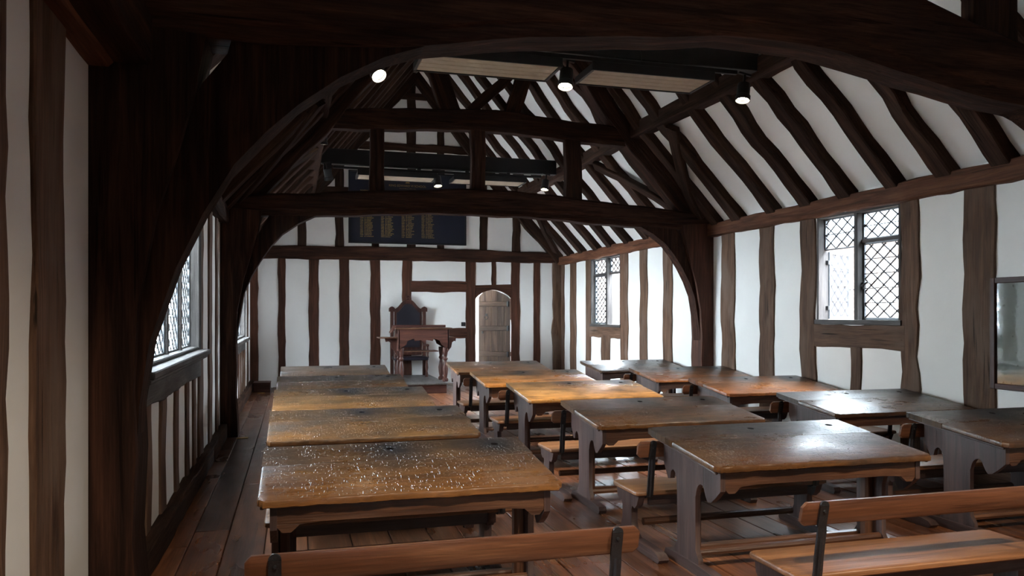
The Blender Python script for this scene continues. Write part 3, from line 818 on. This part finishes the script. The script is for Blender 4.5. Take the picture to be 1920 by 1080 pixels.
def make_bench(ff, xin):
    """origin at the floor below the seat's front-left corner; x along the seat, y towards the desk"""
    root = empty('school_bench')
    BL, BD = 1.47, .40; zs = .385
    seat = []
    out = [(.03, 0), (BL - .03, 0), (BL - .008, .008), (BL, .03), (BL, BD - .03), (BL - .01, BD - .008), (BL - .03, BD), (.03, BD), (.01, BD - .008), (0, BD - .03), (0, .03), (.008, .008)]
    ins = lambda q: [(BL / 2 + (x_ - BL / 2) * (1 - q / (BL / 2)), BD / 2 + (y_ - BD / 2) * (1 - q / (BD / 2))) for x_, y_ in out]
    rings = [[(x_, y_, zs + z_) for x_, y_ in ins(q)] for z_, q in ((-.034, .010), (-.026, 0), (-.010, 0), (-.003, .004), (0, .012))]
    MB().sweep(rings, rings).build('seat', 'bench', root, 40)
    for y_ in (.06, BD - .085): MB().box(.12, BL - .12, y_, y_ + .024, zs - .11, zs - .033, 'x').build('seat_rail', 'frame', root)
    # back rail leaning a little to the rear
    pr = [(.0, .022), (.022, 0), (.05, -.0), (BL - .05, 0), (BL - .022, .0), (BL, .022), (BL, .085), (BL - .022, .108), (.022, .108), (0, .085)]
    b = MB(); rings = [[(x_, y_, z_ + .612) for x_, z_ in [(BL / 2 + (a - BL / 2) * (1 - q / .735), .054 + (c - .054) * (1 - q / .054)) for a, c in pr]] for y_, q in ((-.014, .008), (-.009, 0), (.009, 0), (.014, .008))]
    b.sweep(rings, [[(p[0], p[1], p[2]) for p in r_] for r_ in rings]).xf(lambda v: Vector((v.x, v.y - .012 - (v.z - .612) * .22, v.z))).build('backrest', 'backrest', root, 40)
    for xe, sg in ((.10, 1), (BL - .10, -1)):
        # iron strap: behind the back rail, down past the seat edge and hooked under it
        path = [(xe, -.055, .705), (xe, -.036, .62), (xe, -.034, .58), (xe, -.014, .46), (xe, -.008, .40), (xe, .002, .352), (xe, .03, .338), (xe, .08, .336), (xe, .22, .340), (xe, .30, .344)]
        st_ = MB().strip(path, .044, .011, (1, 0, 0)); 
        st_.tube([(xe, -.032, .60), (xe, -.024, .53), (xe, -.010, .41), (xe, .002, .35)], [.013, .016, .016, .012], 8)
        st_.prism([(xe + .022 * math.cos(a), .705 + .022 * math.sin(a)) for a in [k * math.pi / 8 for k in range(9)]], -.0605, -.0495, 'xz')
        o = st_.build('iron_strap', 'iron', root)
        MB().lathe([(.002, .0), (.008, .001), (.006, .005), (.001, .006)], (0, 0, 0), 10).xf(lambda v: Vector((xe + v.x, -.056 - v.z, .68 + v.y))).build('rivet', 'iron', o)
        # shaped wooden standard on a long foot
        P = [(.02, zs - .035), (.38, zs - .035), (.37, zs - .10), (.33, zs - .13), (.30, zs - .12), (.285, .24), (.285, .15), (.32, .085), (.36, .06), (.36, .05), (.06, .05), (.06, .06), (.10, .085), (.135, .15), (.135, .24), (.12, zs - .12), (.09, zs - .13), (.05, zs - .10)]
        xa = xin if sg > 0 else BL - xin - .045
        MB().prism(P, xa, xa + .045, 'yz', 'z').build('standard', 'frame', root)
        F = [(-ff, 0), (.44, 0), (.46, .02), (.44, .05), (.38, .06), (.08 - ff, .06), (.01 - ff, .05), (-.025 - ff, .025)]
        MB().prism(F, xa - .012, xa + .057, 'yz', 'y').build('foot', 'frame', root)
    MB().tube([(.15, .21, .13), (BL - .15, .21, .13)], .026, 8).build('stretcher', 'rail', root)
    return root

DESKS = {'L': [(-.166, 3.72), (-.183, 5.44), (-.195, 7.20), (-.20, 8.90), (-.19, 10.74)],
         'M': [(2.247, 3.865), (2.221, 5.548), (2.225, 7.383), (2.20, 9.10), (2.27, 11.15)],
         'R': [(4.50, 4.08), (4.43, 5.648), (4.45, 7.418), (4.49, 9.20), (4.40, 10.90)]}
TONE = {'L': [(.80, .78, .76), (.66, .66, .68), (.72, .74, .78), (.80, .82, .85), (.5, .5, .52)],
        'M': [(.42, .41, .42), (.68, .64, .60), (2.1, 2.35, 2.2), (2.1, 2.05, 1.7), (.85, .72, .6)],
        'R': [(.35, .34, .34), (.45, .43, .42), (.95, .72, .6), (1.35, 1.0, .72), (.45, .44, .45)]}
ROW = {'L': 'row beside the aisle', 'M': 'middle row', 'R': 'row against the two-window wall'}
ORD = ['fifth', 'fourth', 'third', 'second', 'first']
LOOK = {('M', 2): 'golden-topped', ('M', 3): 'golden-topped', ('R', 3): 'orange-topped', ('R', 2): 'shiny brown-topped', ('R', 1): 'dark glossy', ('R', 0): 'plain dark',
        ('L', 4): 'dark-stained', ('R', 4): 'dark', ('M', 4): 'brown', ('L', 0): 'graffiti-carved', ('L', 1): 'graffiti-carved', ('M', 0): 'chipped dark', ('M', 1): 'dull brown', ('L', 2): 'ink-stained', ('L', 3): 'pale worn'}
proto = make_desk(); pbs = {'L': make_bench(.08, .13), 'M': make_bench(.28, .03)}; pbs['R'] = pbs['M']; used = set()
first = True
for row in 'LMR':
    for i, (x_, y_) in enumerate(DESKS[row]):
        o = proto if first else copy_tree(proto)
        o.location = (x_, y_, 0)
        for ch in o.children:
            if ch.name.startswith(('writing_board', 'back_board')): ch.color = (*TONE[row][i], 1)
        tag(o, '%s school desk, %s from the dais in the %s' % (LOOK[(row, i)], ORD[i], ROW[row]), 'desk', 'carved school desks')
        q = pbs[row] if id(pbs[row]) not in used else copy_tree(pbs[row]); used.add(id(pbs[row]))
        q.location = ((x_ if i == 0 else DESKS[row][i - 1][0]) - {'L': .0, 'M': .098, 'R': .098}[row], y_ - .86 if i == 0 else DESKS[row][i - 1][1] + .845, 0)
        tag(q, 'iron-strapped bench at the %s desk from the dais, %s' % (ORD[i], ROW[row]), 'bench', 'school benches')
        first = False

# ------------------------------------------------------------------ master's dais, chair and desk
dz = .20
da = empty('dais', (0, 0, 0)); tag(da, 'low grey-topped wooden platform under the master\'s desk', 'platform')
MB().box(1.68, 2.87, 15.10, 17.28, 0, dz - .03, 'x', .004).build('riser', 'master', da)
for i in range(6):
    MB().box(1.66 + i * .2047, 1.66 + (i + 1) * .2047 - .003, 15.07, 17.28, dz - .03, dz, 'y', .004).build('board', 'dais', da)
ch = empty('master_chair', (2.40, 17.0, dz)); tag(ch, 'tall throne-like chair with dark leather back and ogee crest', 'chair')
def og(hw, base, rise, tipw=.05, n=9):
    pts = []
    for k in range(n + 1):
        f = k / n; x_ = -hw + (hw - tipw) * f
        pts.append((x_, base + rise * (f * f * (3 - 2 * f))))
    return pts
z0 = -dz
top = og(.30, 1.66 + z0, .20); top = top + [(-a, c) for a, c in top[::-1]]
MB().prism([(-.30, .45)] + top + [(.30, .45)], .15, .20, 'xz', 'z').build('back_panel', 'master', ch)
lt = og(.255, 1.58 + z0, .19, .04); lt = lt + [(-a, c) for a, c in lt[::-1]]
MB().prism([(-.255, .62)] + lt + [(.255, .62)], .12, .155, 'xz', 'z').build('leather_back', 'leather', ch)
MB().lathe([(.001, 0), (.05, .005), (.035, .03), (.05, .06), (.03, .10), (.001, .11)], (0, .175, 1.85 + z0), 10).build('crest_finial', 'master', ch)
for sx in (-1, 1):
    p = MB().box(sx * .355 - .035, sx * .355 + .035, .12, .20, 0, 1.66 + z0, 'z', .008).build('back_post', 'master', ch)
    cp = [(-.06, 0), (.06, 0), (.062, .07), (.035, .10), (0, .115), (-.035, .10), (-.062, .07)]
    MB().prism([(sx * .355 + a, 1.60 + z0 + c) for a, c in cp], .10, .22, 'xz').build('post_cap', 'master', p)
    MB().lathe([(.03, 0), (.035, .05), (.02, .12), (.036, .2), (.022, .32), (.035, .4)], (sx * .33, -.33, 0), 10).build('leg', 'master', ch)
    a_ = MB().box(sx * .35 - .03, sx * .35 + .03, -.38, .13, .66, .70, 'y', .012).build('armrest', 'master', ch)
    MB().lathe([(.03, 0), (.018, .06), (.03, .14), (.018, .22), (.03, .26)], (sx * .35, -.33, .41), 10).build('arm_post', 'master', a_)
MB().box(-.36, .36, -.40, .18, .36, .43, 'x', .015).build('seat', 'leather', ch)

ld = empty('master_desk', (2.46, 15.35, dz)); tag(ld, 'tall standing master\'s desk with scalloped apron and side flaps', 'desk')
zt = 1.275 - dz
MB().box(-.57, .57, -.02, .62, zt - .03, zt, 'x', .008).build('desk_top', 'rail', ld)
MB().box(-.55, .55, .60, .63, zt, zt + .05, 'x', .006).build('top_lip', 'master', ld)
def scal(x):
    a = abs(x); return zt - .24 - .16 * (a / .46) ** 2 + (.06 if abs(a - .26) < .07 else 0) + (-.03 if a < .04 else 0)
ap = [(-.50, zt - .03), (.50, zt - .03)] + [(.50 - k * .025, scal(.50 - k * .025)) for k in range(41)]
MB().prism(ap, .0, .025, 'xz', 'x').build('front_apron', 'master', ld)
MB().prism(ap, .56, .585, 'xz', 'x').build('rear_apron', 'master', ld)
leg = [(.045, 0), (.06, .015), (.06, .05), (.035, .08), (.05, .17), (.055, .26), (.04, .36), (.03, .42), (.05, .45), (.05, .47), (.034, .50), (.045, .56), (.055, .62), (.055, .68)]
for sx in (-1, 1):
    for yy in (.06, .53):
        MB().lathe(leg, (sx * .44, yy, 0), 12).build('leg', 'master', ld)
    MB().box(sx * .49 - .015, sx * .49 + .015, .0, .58, .62, zt - .03, 'y', .004).build('side_panel', 'master', ld)
MB().box(-.87, -.50, .05, .55, zt - .205, zt - .185, 'x', .004).build('side_flap', 'rail', ld)
MB().box(.50, .62, .05, .55, zt - .205, zt - .185, 'x', .004).build('side_flap', 'rail', ld)
for sx in (-1, 1):
    br = [(sx * .50, zt - .20), (sx * .74 if sx < 0 else .70, zt - .20), (sx * .72 if sx < 0 else .69, zt - .28), (sx * .66, zt - .27), (sx * .62, zt - .30), (sx * .60, zt - .40), (sx * .55, zt - .46), (sx * .50, zt - .56)]
    MB().prism(br, .27, .31, 'xz', 'z').build('flap_bracket', 'master', ld)
MB().box(-.46, .30, .03, .50, .60, .62, 'x', .004).build('shelf', 'rail', ld)
MB().box(-.60, -.56, .05, .40, zt - .10, zt + .03, 'y', .01).xf(lambda v: Vector((v.x + (v.z - zt + .1) * .6 - .05, v.y, v.z))).build('book_rest', 'master', ld)

# ------------------------------------------------------------------ honours board
hb = empty('honours_board', (2.42, YB - .035, 3.12)); tag(hb, 'navy honours board with gilt columns of names on the end wall', 'board')
HW, HH = 1.27, 1.52
MB().box(-HW, HW, -.03, .02, 0, HH, 'x', .006).build('panel', 'navy', hb)
fb = MB(); fb.box(-HW - .03, -HW, -.045, .02, -.03, HH + .03, 'z'); fb.box(HW, HW + .03, -.045, .02, -.03, HH + .03, 'z'); fb.box(-HW, HW, -.045, .02, -.03, 0, 'x'); fb.box(-HW, HW, -.045, .02, HH, HH + .03, 'x')
fb.build('board_frame', 'black', hb)
def text(body, size, x_, z_, y_, parent, name, mat='gold'):
    c = bpy.data.curves.new(name, 'FONT'); c.body = body; c.size = size; c.extrude = .001; c.align_x = 'CENTER'; c.align_y = 'CENTER'
    tmp = bpy.data.objects.new('tmp', c); COL.objects.link(tmp)
    dg = bpy.context.evaluated_depsgraph_get(); me = bpy.data.meshes.new_from_object(tmp.evaluated_get(dg))
    bpy.data.objects.remove(tmp); bpy.data.curves.remove(c)
    me.materials.clear(); me.materials.append(M[mat])
    o = bpy.data.objects.new(name, me); COL.objects.link(o); o.parent = parent
    o.location = (x_, y_, z_); o.rotation_euler = (R(90), 0, 0); return o
text('KING EDWARD VI SCHOOL', .066, -.02, 1.25, -.033, hb, 'title_lettering')['kind'] = 'stuff'
cr = MB(); cr.prism([(-.10, 1.42), (.06, 1.42), (.045, 1.37), (.0, 1.36), (.03, 1.31), (-.07, 1.31), (-.04, 1.36), (-.085, 1.37)], -.034, -.031, 'xz'); cr.build('gilt_crest', 'gold', hb)
rr = random.Random(21); lt_ = MB()
def word(x_, z_, ln, h=.022):
    e = x_
    while e < x_ + ln:                                   # tiny letter strokes, unreadable as in the photograph
        wq = rr.uniform(.006, .014); lt_.box(e, e + wq, -.0325, -.030, z_ + rr.uniform(0, .004), z_ + h - rr.uniform(0, .006), 'x', 0); e += wq + .006
for cx in (-1.05, -.60, -.15, .29):
    for k in range(30):
        z_ = .11 + k * .0335
        word(cx, z_, .06); word(cx + .09, z_, .03); word(cx + .135, z_, rr.uniform(.07, .15))
word(-1.05, 1.11, .16)
word(-.2, 1.185, .34, .012)
o = lt_.build('gilt_names', 'gold', hb, 0); o['kind'] = 'stuff'

# ------------------------------------------------------------------ heating panels on black beams, spotlights
def make_beam():
    t = empty('heater_beam', (0, 0, 0))
    MB().box(.42, 4.70, .16, .30, 4.10, 4.36, 'x', .006).build('black_beam', 'black', t)
    MB().box(.70, 4.36, .02, .06, 4.00, 4.04, 'x', .003).build('light_track', 'black', t)
    for x0_, x1_ in ((1.13, 2.43), (2.79, 4.05)):
        p = MB(); p.box(x0_, x1_, .0, .46, 3.935, 3.99, 'x', .004); p.box(x0_ - .03, x1_ + .03, -.02, 0, 3.90, 3.99, 'x', .003); p.box(x0_ - .03, x1_ + .03, .46, .475, 3.895, 3.96, 'x', .003)
        p.box(x0_ - .03, x0_, 0, .46, 3.90, 3.97, 'y', .003); p.box(x1_, x1_ + .03, 0, .46, 3.90, 3.97, 'y', .003)
        o = p.build('panel_case', 'black', t)
        for k in range(4): MB().box(x0_ + .004, x1_ - .004, .006 + k * .1135, .006 + (k + 1) * .1135 - .009, 3.905, 3.937, 'x', .003).build('panel_strip', 'ceramic', o)
        for xx in (x0_ + .25, x1_ - .25): MB().box(xx - .03, xx + .03, .2, .24, 3.985, 4.11, 'z', .002).build('hanger', 'black', o)
    MB().box(3.28, 3.36, .12, .165, 4.20, 4.29, 'z', .004).build('junction_box', 'iron', t)
    MB().tube([(3.32, .13, 4.21), (3.325, .11, 4.12), (3.35, .12, 4.0)], .006, 6).build('cable', 'black', t)
    MB().box(.55, .68, .1, .3, 3.98, 4.10, 'x', .004).build('end_box', 'black', t)
    return t
hbm = make_beam(); hbm.location = (0, 7.06, 0); tag(hbm, 'black beam with two pale heating panels between the trusses', 'heater')
hb2 = copy_tree(hbm); hb2.location = (-.08, 13.42, .0); tag(hb2, 'black beam with two pale heating panels in front of the honours board', 'heater')
hb3 = copy_tree(hbm); hb3.location = (0, .55, 0); tag(hb3, 'black beam with two pale heating panels behind the near truss', 'heater')
def make_spot():
    t = empty('spotlight', (0, 0, 0))
    b = MB().lathe([(.02, .16), (.062, .155), (.066, .12), (.066, .03), (.075, .02), (.075, -.03), (.070, -.03), (.068, .0), (.05, .02), (.01, .022)], (0, 0, 0), 20).build('lamp_housing', 'black', t)
    MB().lathe([(.001, .012), (.060, .012), (.060, .004), (.001, .004)], (0, 0, 0), 20).build('lamp_face', 'lamp', t)
    y = MB(); y.box(-.012, .012, -.01, .01, .15, .27, 'z', .002); y.box(-.07, .07, -.014, .014, .255, .275, 'x', .002)
    y.build('yoke', 'black', t)
    return t
sp0 = make_spot()
SPOTS = [(.72, 7.08, 3.70, -34, -24, 'lit spotlight at the aisle end of the near heater beam', .95),
         (2.50, 7.08, 3.75, -14, 10, 'lit spotlight between the two near heating panels', 1.0),
         (4.42, 7.08, 3.76, -8, 10, 'lit spotlight beside the white roof slope, on the near beam', 1.0),
         (.55, 13.45, 3.82, 14, -10, 'lit spotlight at the aisle end of the far heater beam', 1.0),
         (2.40, 13.45, 3.80, -12, -4, 'lit spotlight in front of the honours board', 1.0),
         (4.35, 13.45, 3.82, -8, 10, 'lit spotlight at the window end of the far heater beam', 1.0),
         (.75, .57, 3.755, 30, 0, 'lit spotlight at the aisle end of the beam behind the near truss', 1.0),
         (2.50, .57, 3.75, 30, 0, 'lit spotlight at the middle of the beam behind the near truss', 1.0),
         (4.42, .57, 3.76, 30, 0, 'lit spotlight at the window end of the beam behind the near truss', 1.0),
         (.42, 11.9, 4.08, 10, 0, 'small spotlight clipped under the aisle-side purlin', .7)]
for i, (x_, y_, z_, rx, ry, lb, sc) in enumerate(SPOTS):
    o = sp0 if i == 0 else copy_tree(sp0)
    o.location = (x_, y_, z_); o.rotation_euler = (R(rx), R(ry), 0); o.scale = (sc, sc, sc)
    tag(o, lb, 'spotlight', 'track spotlights')
    l = bpy.data.lights.new('spot_glow', 'SPOT'); l.energy = (8, 95, 14)[i] if i < 3 else 75 if 6 <= i < 9 else 16; l.color = (1, .86, .66); l.spot_size = R(74); l.spot_blend = .7; l.shadow_soft_size = .05
    lo = bpy.data.objects.new('spot_glow', l); COL.objects.link(lo); lo.location = Vector((x_, y_, z_)) + o.rotation_euler.to_matrix() @ Vector((0, 0, -.045)); ax, ay = {0: (10, -20), 1: (15, -8)}.get(i, (rx, ry)); lo.rotation_euler = (R(ax), R(ay), 0)

# ------------------------------------------------------------------ small things
fp = empty('framed_panel', (XR - .03, 4.95, .93)); tag(fp, 'glazed dark-framed panel of old wall surface beside the thick stud', 'picture frame')
MB().box(-.0, .028, -.56, .56, .0, .90, 'y', .002).build('old_wall_surface', 'relic', fp)
MB().box(-.014, -.010, -.56, .56, .0, .90, 'y', 0).build('cover_glass', 'cover', fp, 0)
for a in ((-.60, -.55, -.04, .94), (.55, .60, -.04, .94)): MB().box(-.03, .028, *a, 'z', .005).build('frame_bar', 'master', fp)
for a in ((-.55, .55, -.04, .01), (-.55, .55, .89, .94)): MB().box(-.03, .028, *a, 'y', .005).build('frame_bar', 'master', fp)
pl = empty('plinth_box', (-.66, 16.45, 0)); tag(pl, 'small wooden box at the foot of the corner post', 'box')
MB().box(-.13, .19, -.17, .30, 0, .16, 'x', .006).build('box_body', 'master', pl); MB().box(-.135, .195, -.18, .305, .16, .185, 'x', .006).build('box_lid', 'master', pl)
for x_, y_, lb in ((-.63, 10.30, 'small brass floor plate at the foot of the far truss post'), (-.63, 16.05, 'small brass floor plate before the plinth box')):
    tag(MB().box(x_ - .07, x_ + .07, y_ - .05, y_ + .05, 0, .008, 'x', .003).build('floor_plate', 'brass'), lb, 'floor plate', 'brass floor plates')
so = empty('wall_socket', (3.665, YB - .0, 1.32)); tag(so, 'small black socket on the end wall beside the door post', 'socket')
MB().box(-.045, .045, -.02, .0, -.045, .045, 'x', .004).build('socket_plate', 'black', so); MB().box(-.012, .012, -.026, -.018, -.02, .02, 'x', .002).build('switch', 'iron', so)

# ------------------------------------------------------------------ outside
gr = MB().box(-60, 60, -40, 80, -4.2, -4.0, 'x', 0).build('ground', 'paving'); struct(gr, 'paved street far below the windows')
nb = empty('neighbour_house', (0, 0, 0)); tag(nb, 'pale rendered house across the lane, seen through the panes', 'building')
MB().box(8.8, 10.3, -6, 11.9, -4, 2.75, 'y', 0).build('facade', 'brick', nb)
MB().box(8.45, 8.9, -6, 11.9, 2.70, 2.84, 'y', .01).build('gutter', 'slate', nb)
MB().prism([(8.4, 2.84), (12.2, 7.4), (12.2, 2.8), (8.8, 2.7)], -6, 11.9, 'xz', 'y').build('roof', 'slate', nb)  # steep roof shaped to cut the sky light entering by the right-hand windows
for k in range(3):
    y_ = -1 + k * 4.6
    f = MB().box(8.74, 8.82, y_, y_ + 1.1, .9, 2.3, 'z', .004).build('house_window', 'sill', nb)
    for q in (0, 1): MB().box(8.72, 8.75, y_ + .07 + q * .5, y_ + .53 + q * .5, .97, 2.23, 'z', 0).build('house_pane', 'leather', f)
cw = empty('sky_screen', (0, 0, 0)); tag(cw, 'unseen pale stone range added to keep sky light off the near walls', 'building')  # added out of view to block low sky from the long aisle window
MB().box(-6.4, -4.8, -9, 8.9, -4, 3.5, 'y', 0).build('stone_wall', 'stone', cw)
MB().prism([(-4.5, 3.4), (-4.5, 3.55), (-7.4, 6.9), (-7.4, 3.4)], -9, 8.9, 'xz', 'y').build('roof', 'slate', cw)
for k in range(4):
    y_ = -6 + k * 3.8
    f = MB().box(-4.85, -4.74, y_, y_ + 1.2, .6, 2.9, 'z', .01).build('house_window', 'sill', cw)
    for q in (0, 1): MB().box(-4.76, -4.72, y_ + .08 + q * .54, y_ + .58 + q * .54, .7, 2.8, 'z', 0).build('house_pane', 'leather', f)
bh = empty('backdrop', (0, 0, 0)); tag(bh, 'brick barn added to dim the sky behind the far side window', 'building')  # added so the far window's leads stand against something dimmer than sky
MB().box(10.5, 16, 23.5, 34, -4, 3.6, 'y', 0).build('brick_wall', 'brick', bh)
MB().prism([(10.2, 3.5), (10.2, 3.65), (13.2, 6.6), (16.2, 3.65), (16.2, 3.5)], 23.3, 34.2, 'xz', 'y').build('roof', 'slate', bh)
MB().tube([(11.6, 23.44, -4), (11.6, 23.44, 3.4)], .05, 8).build('drainpipe', 'lead', bh)
